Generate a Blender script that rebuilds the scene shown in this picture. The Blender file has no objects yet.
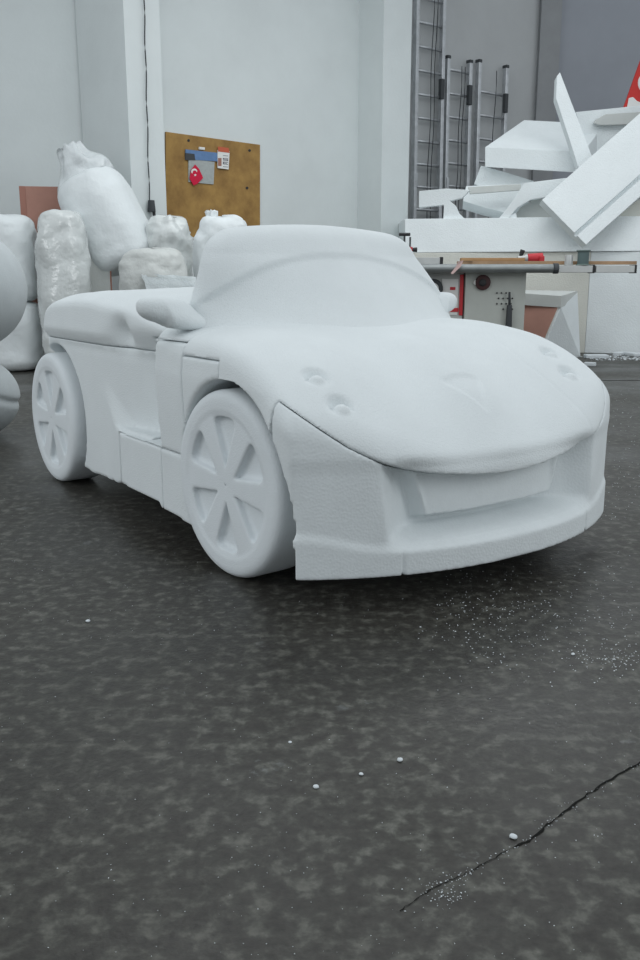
import bpy, bmesh, math, random
import numpy as np
from mathutils import Vector, Matrix, noise, Euler

sc = bpy.context.scene
random.seed(7)
COL = sc.collection

# ------------------------------------------------------------------ camera
F_PX, PITCH, EYE = 880.0, 0.22535, 0.9
cam = bpy.data.cameras.new('camera')
co = bpy.data.objects.new('camera', cam); COL.objects.link(co)
cam.sensor_fit = 'VERTICAL'; cam.sensor_height = 36.0; cam.lens = 36.0 * F_PX / 960.0
cam.clip_start = 0.05; cam.clip_end = 100
co.location = (0, 0, EYE); co.rotation_euler = (math.pi / 2 - PITCH, 0, 0)
sc.camera = co

# ------------------------------------------------------------------ world, lights, exposure
w = bpy.data.worlds.new('world'); sc.world = w; w.use_nodes = True
bg = w.node_tree.nodes['Background']
bg.inputs[0].default_value = (0.88, 0.95, 1.0, 1); bg.inputs[1].default_value = 0.74
sc.view_settings.view_transform = 'Standard'; sc.view_settings.look = 'None'
sc.view_settings.gamma = 1; sc.view_settings.use_curve_mapping = False
sc.view_settings.exposure = -0.18


def area(name, loc, target, sx, sy, power, colour=(0.95, 0.985, 1.0)):
    l = bpy.data.lights.new(name, 'AREA'); l.shape = 'RECTANGLE'; l.size = sx; l.size_y = sy
    l.energy = power; l.color = colour
    o = bpy.data.objects.new(name, l); COL.objects.link(o); o.location = loc
    o.rotation_euler = (Vector(target) - Vector(loc)).to_track_quat('-Z', 'Y').to_euler()
    return o


area('ceiling_light_front', (1.2, 3.6, 4.6), (0.4, 3.6, 0), 5.0, 2.5, 30)
area('ceiling_light_back', (1.0, 8.0, 4.8), (0.8, 8.4, 0), 7.0, 2.0, 115)
area('side_fill', (-5.5, 0.5, 3.2), (-0.5, 4.0, 0.5), 3.0, 2.5, 80)  # added fill lamp to lift the car's near side, no known source there
area('doorway_daylight', (6.5, 1.0, 3.0), (0.5, 7.0, 0.8), 3.5, 3.0, 95)


# ------------------------------------------------------------------ helpers: pixels and rays, car frame
CP, SP = math.cos(PITCH), math.sin(PITCH)


def at(u, v, d):
    """world point seen at image position (u, v) at depth y = d"""
    a = (u - 320) / F_PX; b = (480 - v) / F_PX
    r = Vector((a, CP + b * SP, -SP + b * CP)); r *= d / r.y
    return Vector((r.x, r.y, r.z + EYE))


def floor_at(u, v, z=0.0):
    a = (u - 320) / F_PX; b = (480 - v) / F_PX
    r = Vector((a, CP + b * SP, -SP + b * CP)); r *= (z - EYE) / r.z
    return Vector((r.x, r.y, z))


# ------------------------------------------------------------------ materials
def mat(name, base, rough=0.7, spec=0.3, noise_amt=0.0, nscale=6, bump=0.0, bscale=80, kind='noise',
        metallic=0.0, col2=None, trans=0.0, sheen=0.0, bdist=0.01):
    m = bpy.data.materials.new(name); m.use_nodes = True
    nt = m.node_tree; b = nt.nodes['Principled BSDF']
    b.inputs['Base Color'].default_value = (*base, 1); b.inputs['Roughness'].default_value = rough
    b.inputs['Specular IOR Level'].default_value = spec; b.inputs['Metallic'].default_value = metallic
    if trans: b.inputs['Transmission Weight'].default_value = trans
    tc = nt.nodes.new('ShaderNodeTexCoord')
    if noise_amt or col2:
        n = nt.nodes.new('ShaderNodeTexNoise'); n.inputs['Scale'].default_value = nscale
        n.inputs['Detail'].default_value = 6; n.inputs['Roughness'].default_value = 0.6
        nt.links.new(tc.outputs['Object'], n.inputs['Vector'])
        r = nt.nodes.new('ShaderNodeValToRGB')
        r.color_ramp.elements[0].position = 0.35; r.color_ramp.elements[1].position = 0.68
        c2 = col2 if col2 else tuple(c * (1 - noise_amt) for c in base)
        r.color_ramp.elements[0].color = (*c2, 1); r.color_ramp.elements[1].color = (*base, 1)
        nt.links.new(n.outputs['Fac'], r.inputs['Fac']); nt.links.new(r.outputs['Color'], b.inputs['Base Color'])
    if bump:
        bp = nt.nodes.new('ShaderNodeBump'); bp.inputs['Strength'].default_value = bump
        bp.inputs['Distance'].default_value = bdist
        if kind == 'cells':
            t = nt.nodes.new('ShaderNodeTexVoronoi'); t.inputs['Scale'].default_value = bscale; out = t.outputs['Distance']
        else:
            t = nt.nodes.new('ShaderNodeTexNoise'); t.inputs['Scale'].default_value = bscale
            t.inputs['Detail'].default_value = 4; out = t.outputs['Fac']
        nt.links.new(tc.outputs['Object'], t.inputs['Vector'])
        nt.links.new(out, bp.inputs['Height']); nt.links.new(bp.outputs['Normal'], b.inputs['Normal'])
    return m


FOAM = mat('carved_foam', (0.76, 0.80, 0.81), 0.85, 0.15, 0.04, 5, 0.25, 190, 'cells', bdist=0.004)
FOAM_B = mat('foam_hot_wire_cut', (0.75, 0.79, 0.80), 0.85, 0.15, 0.05, 9, 0.18, 130, 'cells', bdist=0.004)
FOAM_W = mat('foam_wheel', (0.75, 0.79, 0.81), 0.85, 0.15, 0.04, 6, 0.25, 200, 'cells', bdist=0.003)
FOAM_BLOCK = mat('foam_block', (0.84, 0.885, 0.895), 0.85, 0.15, 0.05, 3, 0.3, 60, 'cells')
FOAM_CREAM = mat('foam_block_yellowed', (0.74, 0.74, 0.68), 0.85, 0.15, 0.08, 1.5, 0.3, 60, 'cells')
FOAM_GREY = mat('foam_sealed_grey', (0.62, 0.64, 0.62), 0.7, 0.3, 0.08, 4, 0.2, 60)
BAG_W = mat('woven_white_bag', (0.78, 0.82, 0.83), 0.55, 0.4, 0.04, 5, 0.45, 13, bdist=0.02)
BAG_T = mat('clear_plastic_bag_of_beads', (0.72, 0.75, 0.74), 0.16, 0.9, 0.10, 7, 0.5, 10, bdist=0.03)
BAG_N = mat('clear_bag_mouth', (0.74, 0.78, 0.79), 0.25, 0.6, 0.10, 6, 0.5, 14, bdist=0.03, trans=0.12)
BAG_G = mat('dusty_bag', (0.62, 0.64, 0.62), 0.4, 0.5, 0.08, 5, 0.5, 12, bdist=0.03)
WALL = mat('painted_wall', (0.72, 0.765, 0.765), 0.8, 0.2, 0.07, 1.3, 0.15, 30)
WALL_D = mat('painted_wall_grey', (0.50, 0.515, 0.52), 0.85, 0.15, 0.08, 1.5, 0.15, 30)
PANEL_D = mat('grey_blue_sheet_wall', (0.36, 0.38, 0.42), 0.7, 0.3, 0.06, 2)
WOOD = mat('plywood_board', (0.42, 0.255, 0.085), 0.75, 0.2, bump=0.2, bscale=20, col2=(0.27, 0.155, 0.055), nscale=5)
PINK = mat('reddish_board', (0.44, 0.24, 0.19), 0.8, 0.2, 0.12, 5)
PINK_D = mat('reddish_board_edge', (0.36, 0.18, 0.14), 0.8, 0.2)
METAL = mat('ladder_aluminium', (0.56, 0.58, 0.60), 0.35, 0.5, 0.25, 9, metallic=0.6)
METAL_D = mat('cast_iron_table', (0.30, 0.32, 0.32), 0.5, 0.4, 0.2, 8, metallic=0.5)
ALU = mat('alu_rail', (0.55, 0.56, 0.55), 0.4, 0.5, 0.1, 8, metallic=0.3)
BLACK = mat('black_plastic', (0.02, 0.02, 0.022), 0.5, 0.4)
DARK = mat('dark_rubber', (0.06, 0.065, 0.07), 0.7, 0.3)
ROPE = mat('dark_rope', (0.05, 0.055, 0.06), 0.9, 0.1)
RED = mat('red_paint', (0.52, 0.03, 0.04), 0.5, 0.4)
FLAG_RED = mat('flag_red_cloth', (0.62, 0.02, 0.06), 0.8, 0.2)
ORANGE = mat('orange_switch', (0.85, 0.25, 0.04), 0.5, 0.4)
WHITE = mat('white_plastic', (0.78, 0.78, 0.76), 0.6, 0.3)
CABINET = mat('machine_grey_enamel', (0.54, 0.56, 0.52), 0.5, 0.4, 0.1, 4)
BLUE = mat('blue_card', (0.14, 0.25, 0.46), 0.6, 0.3, 0.15, 20)
CLEAR = mat('clear_packet', (0.42, 0.45, 0.44), 0.25, 0.6, 0.15, 30, 0.5, 25)
WOOD_L = mat('pale_wood_strip', (0.42, 0.27, 0.16), 0.7, 0.3, 0.2, 8)
REDWALL = mat('red_panel', (0.60, 0.045, 0.04), 0.6, 0.3)


# concrete floor: camouflage-like mottling, worn pale spots, damp gloss variation, cast joint bump
def floor_material():
    m = bpy.data.materials.new('mottled_concrete'); m.use_nodes = True
    nt = m.node_tree; b = nt.nodes['Principled BSDF']; N = nt.nodes.new; L = nt.links.new
    tc = N('ShaderNodeTexCoord')
    n1 = N('ShaderNodeTexNoise'); n1.inputs['Scale'].default_value = 27; n1.inputs['Detail'].default_value = 5
    n1.inputs['Roughness'].default_value = 0.55; n1.inputs['Distortion'].default_value = 0.15
    n2 = N('ShaderNodeTexNoise'); n2.inputs['Scale'].default_value = 1.1; n2.inputs['Detail'].default_value = 4
    n3 = N('ShaderNodeTexNoise'); n3.inputs['Scale'].default_value = 75; n3.inputs['Detail'].default_value = 4
    for n in (n1, n2, n3): L(tc.outputs['Object'], n.inputs['Vector'])
    r1 = N('ShaderNodeValToRGB'); e = r1.color_ramp.elements
    e[0].position = 0.36; e[0].color = (0.034, 0.031, 0.027, 1)
    e[1].position = 0.66; e[1].color = (0.108, 0.106, 0.092, 1)
    k = e.new(0.50); k.color = (0.044, 0.042, 0.036, 1)
    k = e.new(0.56); k.color = (0.062, 0.061, 0.052, 1)
    L(n1.outputs['Fac'], r1.inputs['Fac'])
    r2 = N('ShaderNodeValToRGB'); r2.color_ramp.elements[0].position = 0.35; r2.color_ramp.elements[1].position = 0.7
    r2.color_ramp.elements[0].color = (0.72, 0.70, 0.68, 1); r2.color_ramp.elements[1].color = (1.25, 1.27, 1.28, 1)
    L(n2.outputs['Fac'], r2.inputs['Fac'])
    mx = N('ShaderNodeMix'); mx.data_type = 'RGBA'; mx.blend_type = 'MULTIPLY'; mx.inputs[0].default_value = 1
    L(r1.outputs['Color'], mx.inputs[6]); L(r2.outputs['Color'], mx.inputs[7])
    r3 = N('ShaderNodeValToRGB'); r3.color_ramp.elements[0].position = 0.3; r3.color_ramp.elements[1].position = 0.75
    r3.color_ramp.elements[0].color = (0.78, 0.78, 0.78, 1); r3.color_ramp.elements[1].color = (1.3, 1.3, 1.3, 1)
    L(n3.outputs['Fac'], r3.inputs['Fac'])
    mx2 = N('ShaderNodeMix'); mx2.data_type = 'RGBA'; mx2.blend_type = 'MULTIPLY'; mx2.inputs[0].default_value = 1
    L(mx.outputs[2], mx2.inputs[6]); L(r3.outputs['Color'], mx2.inputs[7])
    # pale dust patches
    n4 = N('ShaderNodeTexNoise'); n4.inputs['Scale'].default_value = 4.5; n4.inputs['Detail'].default_value = 8
    n4.inputs['Roughness'].default_value = 0.72
    L(tc.outputs['Object'], n4.inputs['Vector'])
    r4 = N('ShaderNodeValToRGB'); r4.color_ramp.elements[0].position = 0.63; r4.color_ramp.elements[1].position = 0.80
    r4.color_ramp.elements[0].color = (0, 0, 0, 1); r4.color_ramp.elements[1].color = (1, 1, 1, 1)
    L(n4.outputs['Fac'], r4.inputs['Fac'])
    mx3 = N('ShaderNodeMix'); mx3.data_type = 'RGBA'; mx3.inputs[7].default_value = (0.26, 0.28, 0.28, 1)
    L(r4.outputs['Color'], mx3.inputs[0]); L(mx2.outputs[2], mx3.inputs[6])
    L(mx3.outputs[2], b.inputs['Base Color'])
    r5 = N('ShaderNodeMapRange'); r5.inputs[1].default_value = 0.35; r5.inputs[2].default_value = 0.65
    r5.inputs[3].default_value = 0.29; r5.inputs[4].default_value = 0.62
    L(n2.outputs['Fac'], r5.inputs[0]); L(r5.outputs[0], b.inputs['Roughness'])
    b.inputs['Specular IOR Level'].default_value = 0.35
    bp = N('ShaderNodeBump'); bp.inputs['Strength'].default_value = 0.35; bp.inputs['Distance'].default_value = 0.004
    L(n3.outputs['Fac'], bp.inputs['Height']); L(bp.outputs['Normal'], b.inputs['Normal'])
    return m


FLOOR = floor_material()


# ------------------------------------------------------------------ helpers: objects
def tag(o, label=None, cat=None, group=None, kind=None):
    if label: o['label'] = label
    if cat: o['category'] = cat
    if group: o['group'] = group
    if kind: o['kind'] = kind
    return o


def obj(name, me, m, parent=None, smooth=False):
    if isinstance(me, bmesh.types.BMesh):
        bm = me; me = bpy.data.meshes.new(name); bmesh.ops.recalc_face_normals(bm, faces=bm.faces)
        bm.to_mesh(me); bm.free()
    me.materials.append(m)
    if smooth:
        for p in me.polygons: p.use_smooth = True
    o = bpy.data.objects.new(name, me); COL.objects.link(o)
    if parent: o.parent = parent
    return o


def empty(name, loc=(0, 0, 0), rz=0.0):
    o = bpy.data.objects.new(name, None); COL.objects.link(o)
    o.location = loc; o.rotation_euler = (0, 0, rz); o.empty_display_size = 0.1
    return o


def bev(bm, w, seg=2):
    bmesh.ops.bevel(bm, geom=list(bm.edges), offset=w, segments=seg, profile=0.6, affect='EDGES', clamp_overlap=True)
    return bm


def add_box(bm, c, s, rot=None):
    M = Matrix.Translation(c) @ (rot.to_matrix().to_4x4() if rot else Matrix.Identity(4)) @ Matrix.Diagonal((*s, 1))
    bmesh.ops.create_cube(bm, size=1, matrix=M)
    return bm


def box(c, s, b=0.0, rot=None):
    bm = add_box(bmesh.new(), c, s, rot)
    if b: bev(bm, b)
    return bm


def add_prism(bm, pts, vec):
    """closed polygon (3D points) extruded along vec"""
    vec = Vector(vec)
    a = [bm.verts.new(p) for p in pts]; b = [bm.verts.new(Vector(p) + vec) for p in pts]
    bm.faces.new(a); bm.faces.new(b[::-1]); n = len(pts)
    for i in range(n): bm.faces.new((a[i], b[i], b[(i + 1) % n], a[(i + 1) % n]))
    return bm


def add_cyl(bm, p0, p1, r0, r1=None, n=16):
    p0, p1 = Vector(p0), Vector(p1); d = p1 - p0
    M = Matrix.Translation((p0 + p1) / 2) @ d.to_track_quat('Z', 'Y').to_matrix().to_4x4()
    bmesh.ops.create_cone(bm, cap_ends=True, segments=n, radius1=r0, radius2=r0 if r1 is None else r1, depth=d.length, matrix=M)
    return bm


def cyl(p0, p1, r0, r1=None, n=16): return add_cyl(bmesh.new(), p0, p1, r0, r1, n)


def tube_path(pts, r, n=8):
    bm = bmesh.new(); rings = []
    for i, p in enumerate(pts):
        p = Vector(p); t = (Vector(pts[min(i + 1, len(pts) - 1)]) - Vector(pts[max(i - 1, 0)])).normalized()
        q = t.to_track_quat('Z', 'Y')
        rings.append([bm.verts.new(p + q @ Vector((r * math.cos(2 * math.pi * k / n), r * math.sin(2 * math.pi * k / n), 0))) for k in range(n)])
    for a, b in zip(rings, rings[1:]):
        for k in range(n): bm.faces.new((a[k], a[(k + 1) % n], b[(k + 1) % n], b[k]))
    bm.faces.new(rings[0]); bm.faces.new(rings[-1])
    return bm


# ------------------------------------------------------------------ surface nets: solid fields carved like foam
def surface_nets(fn, lo, hi, h):
    """closed mesh of {fn < 0} sampled on a grid of step h"""
    lo = np.array(lo, float) - 1.5 * h; hi = np.array(hi, float) + 1.5 * h
    n = np.ceil((hi - lo) / h).astype(int) + 1
    ax = [lo[i] + h * np.arange(n[i]) for i in range(3)]
    X, Y, Z = np.meshgrid(*ax, indexing='ij')
    f = fn(X, Y, Z)
    f[0] = np.maximum(f[0], h); f[-1] = np.maximum(f[-1], h)
    f[:, 0] = np.maximum(f[:, 0], h); f[:, -1] = np.maximum(f[:, -1], h)
    f[:, :, 0] = np.maximum(f[:, :, 0], h); f[:, :, -1] = np.maximum(f[:, :, -1], h)
    ins = f < 0
    s = [n[0] - 1, n[1] - 1, n[2] - 1]
    cnt = np.zeros(s); P = np.zeros(s + [3])

    def sub(a, o): return a[o[0]:o[0] + s[0], o[1]:o[1] + s[1], o[2]:o[2] + s[2]]
    cs = [(i, j, k) for i in (0, 1) for j in (0, 1) for k in (0, 1)]
    for c in cs:
        for d in range(3):
            if c[d]: continue
            c2 = list(c); c2[d] = 1
            a, b = sub(f, c), sub(f, c2)
            m = (a < 0) != (b < 0)
            t = np.where(m, a / np.where(m, a - b, 1), 0)
            cnt += m
            for e in range(3):
                P[..., e] += np.where(m, (t if e == d else c[e]), 0)
    act = cnt > 0
    idx = -np.ones(s, int); idx[act] = np.arange(act.sum())
    I = np.argwhere(act)
    V = lo + h * (I + P[act] / cnt[act][:, None])
    quads = []
    for d in range(3):
        sl0 = [slice(1, n[e] - 1) for e in range(3)]; sl1 = list(sl0)
        sl0[d] = slice(0, n[d] - 1); sl1[d] = slice(1, n[d])
        a, b = ins[tuple(sl0)], ins[tuple(sl1)]
        m = a != b
        Q = np.argwhere(m)
        off = np.array([1, 1, 1]); off[d] = 0
        Q0 = Q + off
        e1, e2 = (d + 1) % 3, (d + 2) % 3
        def g(da, db):
            q = Q0.copy(); q[:, e1] -= da; q[:, e2] -= db
            return idx[q[:, 0], q[:, 1], q[:, 2]]
        q = np.stack([g(1, 1), g(0, 1), g(0, 0), g(1, 0)], 1)
        flip = ~a[m]
        q[flip] = q[flip][:, ::-1]
        quads.append(q)
    Qs = np.concatenate(quads)
    me = bpy.data.meshes.new('carved')
    me.vertices.add(len(V)); me.vertices.foreach_set('co', V.astype(np.float32).ravel())
    me.loops.add(Qs.size); me.loops.foreach_set('vertex_index', Qs.astype(np.int32).ravel())
    me.polygons.add(len(Qs)); me.polygons.foreach_set('loop_start', np.arange(0, Qs.size, 4, dtype=np.int32))
    me.update(calc_edges=True); me.validate()
    return me


def smax(a, b, k):
    h = np.clip(0.5 - 0.5 * (b - a) / k, 0, 1)
    return b * (1 - h) + a * h + k * h * (1 - h)


def smin(a, b, k): return -smax(-a, -b, k)
def sst(x, a, b):
    t = np.clip((x - a) / (b - a), 0, 1); return t * t * (3 - 2 * t)
def interp(x, xs, ys): return np.interp(x, xs, ys)


# smooth interpolation through knots (Catmull-Rom sampled finely)
def curve(xs, ys, n=400):
    xs = np.array(xs, float); ys = np.array(ys, float)
    m = np.gradient(ys, xs)
    t = np.linspace(xs[0], xs[-1], n)
    i = np.clip(np.searchsorted(xs, t) - 1, 0, len(xs) - 2)
    hh = xs[i + 1] - xs[i]; s = (t - xs[i]) / hh
    y = (2 * s**3 - 3 * s**2 + 1) * ys[i] + (s**3 - 2 * s**2 + s) * hh * m[i] + (-2 * s**3 + 3 * s**2) * ys[i + 1] + (s**3 - s**2) * hh * m[i + 1]
    return lambda x: np.interp(x, t, y)


#==STRUCTURE
# ------------------------------------------------------------------ the setting
def slab(name, a, b, thick, z0, z1, m):
    """vertical wall between plan points a and b, thickness to the far side"""
    a = Vector((a[0], a[1], 0)); b = Vector((b[0], b[1], 0)); d = (b - a).normalized()
    nrm = Vector((-d.y, d.x, 0)) * thick
    bm = bmesh.new()
    add_prism(bm, [(a.x, a.y, z0), (b.x, b.y, z0), (b.x + nrm.x, b.y + nrm.y, z0), (a.x + nrm.x, a.y + nrm.y, z0)], (0, 0, z1 - z0))
    o = obj(name, bm, m); tag(o, kind='structure'); return o


WD = Vector((0.743, 0.669)); WN = Vector((0.669, -0.743))        # wall direction, wall outward normal
WA = Vector((-1.857, 10.3))


def ray(u, v):
    a = (u - 320) / F_PX; b = (480 - v) / F_PX
    return Vector((a, CP + b * SP, -SP + b * CP))


def hit(u, v, A, N):
    """point of the vertical plane through plan point A (normal N) seen at (u, v)"""
    r = ray(u, v); t = A.dot(N) / (r.x * N.x + r.y * N.y)
    return Vector((r.x * t, r.y * t, r.z * t + EYE))


def on_wall(u, off=0.0, v=110):
    """plan point on the back wall plane (shifted off along its normal) seen in column u"""
    p = hit(u, v, WA + WN * off, WN); return Vector((p.x, p.y))


bm = bmesh.new()
add_box(bm, (0, 6, -0.05), (26, 28, 0.1))


def floor_streak(pts, ws, z=0.0012):
    """low dark filler lying in a floor joint"""
    vs = []
    for i, (p, wd) in enumerate(zip(pts, ws)):
        t = (pts[min(i + 1, len(pts) - 1)] - pts[max(i - 1, 0)]).normalized(); nn = Vector((-t.y, t.x, 0)) * wd / 2
        vs.append((bm.verts.new(p + nn + Vector((0, 0, z))), bm.verts.new(p - nn + Vector((0, 0, z)))))
    for a, b in zip(vs, vs[1:]):
        f = bm.faces.new((a[1], b[1], b[0], a[0])); f.material_index = 1


rng = random.Random(3)
ck = [floor_at(660, 752), floor_at(600, 786), floor_at(560, 815), floor_at(530, 840), floor_at(505, 852), floor_at(470, 872), floor_at(430, 890), floor_at(395, 915)]
pts = []; ws = []
for a, b in zip(ck, ck[1:]):
    for k in range(10):
        p = a.lerp(b, k / 10); pts.append(p + Vector((rng.uniform(-1, 1), rng.uniform(-1, 1), 0)) * 0.0022)
        fr = len(pts) / 70; ws.append(max(0.0006, rng.uniform(0.0008, 0.0055) * (1.0 if fr < 0.52 else 0.4)))
floor_streak(pts, ws)
a, b = floor_at(480, 380.5), floor_at(760, 380.5)
floor_streak([a.lerp(b, k / 20) for k in range(21)], [0.035] * 21)
fo = obj('floor', bm, FLOOR); fo.data.materials.append(mat('joint_filler', (0.012, 0.012, 0.011), 0.9, 0.1)); tag(fo, kind='structure')

WH = 6.5
pb = on_wall(163, 0.30); pa = on_wall(128, 0.30)
rr_ = ray(79, 110); tt = (pa.x * rr_.y - pa.y * rr_.x) / (WN.x * rr_.y - WN.y * rr_.x)
pz = pa - WN * tt                                                   # far end of the pier's long side face
slab('wall_left', pz - Vector((3.2, 0.8)), pz + Vector((0.4, 0.1)), 0.2, 0, WH, WALL)
slab('wall_pier_left', pa, pb, tt - 0.05, 0, WH, WALL)
s1 = pa.lerp(pz, 0.42) - WD * 0.025
slab('wall_back', on_wall(163), on_wall(370), 0.2, 0, WH, WALL)
pc = on_wall(358) + WN * 0.45; pd = on_wall(410, 0.45)
slab('wall_pier_right', pc, pd, 0.60, 0, WH, WALL)
LA = Vector((on_wall(410).x - 0.5, 13.3)); LD = Vector((0.80, 0.60)).normalized()
slab('wall_ladder', LA, LA + LD * 3.8, 0.2, 0, WH, WALL_D)
r_ = ray(535, 110); nn_ = Vector((LD.y, -LD.x)); k_ = LA.dot(nn_) / (r_.x * nn_.x + r_.y * nn_.y); LB = Vector((r_.x * k_, r_.y * k_))
slab('trim_1', LB - Vector((0.0, 0.10)), LB + Vector((0.33, -0.08)), 0.2, 0, WH, mat('grey_post', (0.33, 0.34, 0.35), 0.7, 0.2, 0.1, 3))
slab('wall_right', LB + Vector((0.1, 0.05)), LB + Vector((6.0, 1.2)), 0.2, 0, WH, PANEL_D)

#==CAR
# ------------------------------------------------------------------ the foam car (car frame: X forward from front axle, Y across from near wheel face, Z up)
WB, RW, WID = 1.624, 0.289, 1.29
car = empty('foam_car', (-0.276 + 0.8205 * 0, 2.5765, 0))
TH = 0.6085
FX = Vector((math.sin(TH), -math.cos(TH), 0)); LY = Vector((math.cos(TH), math.sin(TH), 0))
car.rotation_euler = (0, 0, math.atan2(FX.y, FX.x))
tag(car, 'large white carved foam sports car body on a grey concrete floor', 'foam car model')
GAP = 0.0012

h_center = curve([-2.2, -1.85, -1.7, -1.4, -0.9, -0.45, -0.1, 0.1, 0.25, 0.38, 0.48, 0.54, 0.60, 0.8],
                 [0.45, 0.70, 0.79, 0.85, 0.86, 0.83, 0.735, 0.68, 0.615, 0.535, 0.455, 0.40, 0.35, 0.15])
h_crest = curve([-2.2, -1.85, -1.7, -1.4, -0.9, -0.6, -0.35, -0.1, 0.1, 0.25, 0.36, 0.45, 0.52, 0.60, 0.8],
                [0.45, 0.70, 0.80, 0.845, 0.83, 0.79, 0.755, 0.745, 0.708, 0.645, 0.572, 0.498, 0.43, 0.35, 0.15])
seam_q = curve([0, 0.07, 0.14, 0.2, 0.28, 0.45, 0.645, 0.7], [0.535, 0.492, 0.452, 0.42, 0.392, 0.362, 0.348, 0.346])


def Q(Y): return WID / 2 - np.abs(Y - WID / 2)


def top_h(X, q):
    c = h_center(X); k = h_crest(X)
    t = sst(q, 0.14, 0.56)
    hh = k * (1 - t) + c * t
    hh = hh - 0.008 * np.exp(-((q - 0.42) / 0.10) ** 2) * sst(X, -0.1, 0.15)     # shallow valley beside the centre ridge
    hh = hh + 0.030 * np.exp(-((q - 0.645) / 0.10) ** 2) * sst(X, -0.15, 0.2) * (1 - 0.6 * sst(X, 0.35, 0.5))
    edge = np.clip(0.17 - q, 0, 0.3)
    hh = hh - (1.6 - 0.9 * sst(X, -0.5, 0.1)) * edge ** 2 - 0.05 * edge                                       # shoulder falls away to the side
    return hh


def seam_z(X, q): return seam_q(q) + 0.30 * np.clip(0.44 - X, 0, 0.3) * (1 - sst(q, 0.1, 0.3)) - 6 * np.clip(0.290 - X, 0, 0.1)


def front_x(q, Z):
    base = 0.572 - 0.19 * np.clip(1 - q / 0.645, 0, 1) ** 2.2
    lip = (0.008 + 0.026 * sst(q, 0.20, 0.30)) * sst(Z, 0.165 + 0.04 * (1 - sst(q, 0, 0.22)), 0.195 + 0.04 * (1 - sst(q, 0, 0.22)))                               # splitter stands proud of the bumper
    up = 0.10 * np.clip(Z - 0.40, 0, 1) 
    sz = seam_q(q)
    # grille mouth: sloping cheek, inner block, overhung by the hood lip
    inz = sst(Z, 0.185, 0.215) * (1 - sst(Z, sz - 0.012, sz + 0.002))
    cheek = 0.115 * np.clip((q - 0.212 - 0.10 * np.clip(0.30 - Z, -1, 1)) / 0.17, 0, 1)
    qe = 0.335 + 0.35 * np.clip(0.33 - Z, -0.1, 1)
    inner = -0.060 * sst(q, qe, qe + 0.022) * sst(Z, 0.226, 0.244)
    return base - lip * (1 - sst(Z, 0.39, 0.44)) - up - inz * (cheek + inner) - 0.012 * sst(q, 0.15, 0.25) * sst(Z, 0.26, sz - 0.01) * (1 - sst(Z, sz - 0.004, sz + 0.004))


def side_off(X, Z):
    o = 0.0 * X
    tumble = 0.10 * np.clip(Z - 0.60, 0, 1)
    # side air scoop: recess deepens from rear towards the door, stops at the front block
    d = 0.10 * sst(X, -1.12, -0.62) * (1 - sst(X, -0.478, -0.466))
    zt = 0.345 + 0.0 * X
    low = sst(Z, zt - 0.004, zt + 0.008)
    # rear part of the scoop opens along a slanted crease
    crease = 0.29 + 0.75 * np.clip(-0.80 - X, 0, 1)
    low2 = sst(Z, crease - 0.05, crease + 0.05)
    d = d * np.where(X > -0.83, low, low * low2) * (1 - 0.8 * sst(Z, 0.60, 0.74))
    notch = 0.05 * np.exp(-((X + 0.86) / 0.06) ** 2 - ((Z - 0.70) / 0.05) ** 2)    # finger scoop
    flare = -0.0 * np.exp(-(np.hypot(X - 0.03, Z - 0.29) - 0.37) ** 2 / 0.0012) * sst(Z, 0.3, 0.5)
    lipb = -0.007 * (1 - sst(Z, 0.205, 0.235)) * sst(X, 0.2, 0.3)
    fend = -0.016 * sst(X, -0.475, -0.466) * (1 - sst(Z, 0.70, 0.80)) * sst(Z, 0.25, 0.60)
    fend = fend - 0.010 * sst(X, 0.15, 0.32) * (1 - sst(Z, 0.5, 0.6))
    rear = 0.038 * (1 - sst(X, -1.10, -0.75)) * (1 - sst(Z, 0.62, 0.70))
    return o + tumble + d + notch + flare + lipb + fend + rear


def rear_x(q, Z): return -1.95 + 0.18 * np.clip(1 - q / 0.645, 0, 1) ** 1.8 + 0.25 * np.clip(Z - 0.62, 0, 1)


def bottom_z(X): return interp(X, [-2.2, -1.25, -0.95, -0.86, -0.5, -0.49, -0.3, -0.2, 0.3, 0.7],
                               [0.16, 0.10, 0.115, 0.135, 0.135, 0.12, 0.11, 0.10, 0.10, 0.10])


def body(X, Y, Z):
    q = Q(Y)
    side = side_off(X, Z) - q
    fr = (X - front_x(q, Z)) * 0.85
    rr = (rear_x(q, Z) - X) * 0.85
    plan = smax(smax(side, fr, 0.035), rr, 0.10)
    top = (Z - top_h(X, q)) * 0.9
    s = smax(plan, top, 0.022 + 0.023 * sst(X, -0.6, -0.2))
    bot = bottom_z(X) - Z
    s = np.maximum(s, bot)
    fa = 0.320 + 0.029 * (1 - sst(Z, 0.15, 0.5)) * (X > 0) - np.hypot(X - 0.020, np.where(X > 0, np.maximum(Z, 0.293), Z) - 0.293)
    ra = 0.325 - np.hypot(X + WB, Z - 0.293)
    s = np.maximum(s, np.minimum(fa, 0.19 - q))
    s = np.maximum(s, np.minimum(ra, 0.24 - q))
    return s


HL = [(0.265, 0.140, 0.036), (0.368, 0.150, 0.036), (0.235, WID - 0.155, 0.034), (0.335, WID - 0.170, 0.034)]   # headlight lamps (X, Y, radius)


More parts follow.
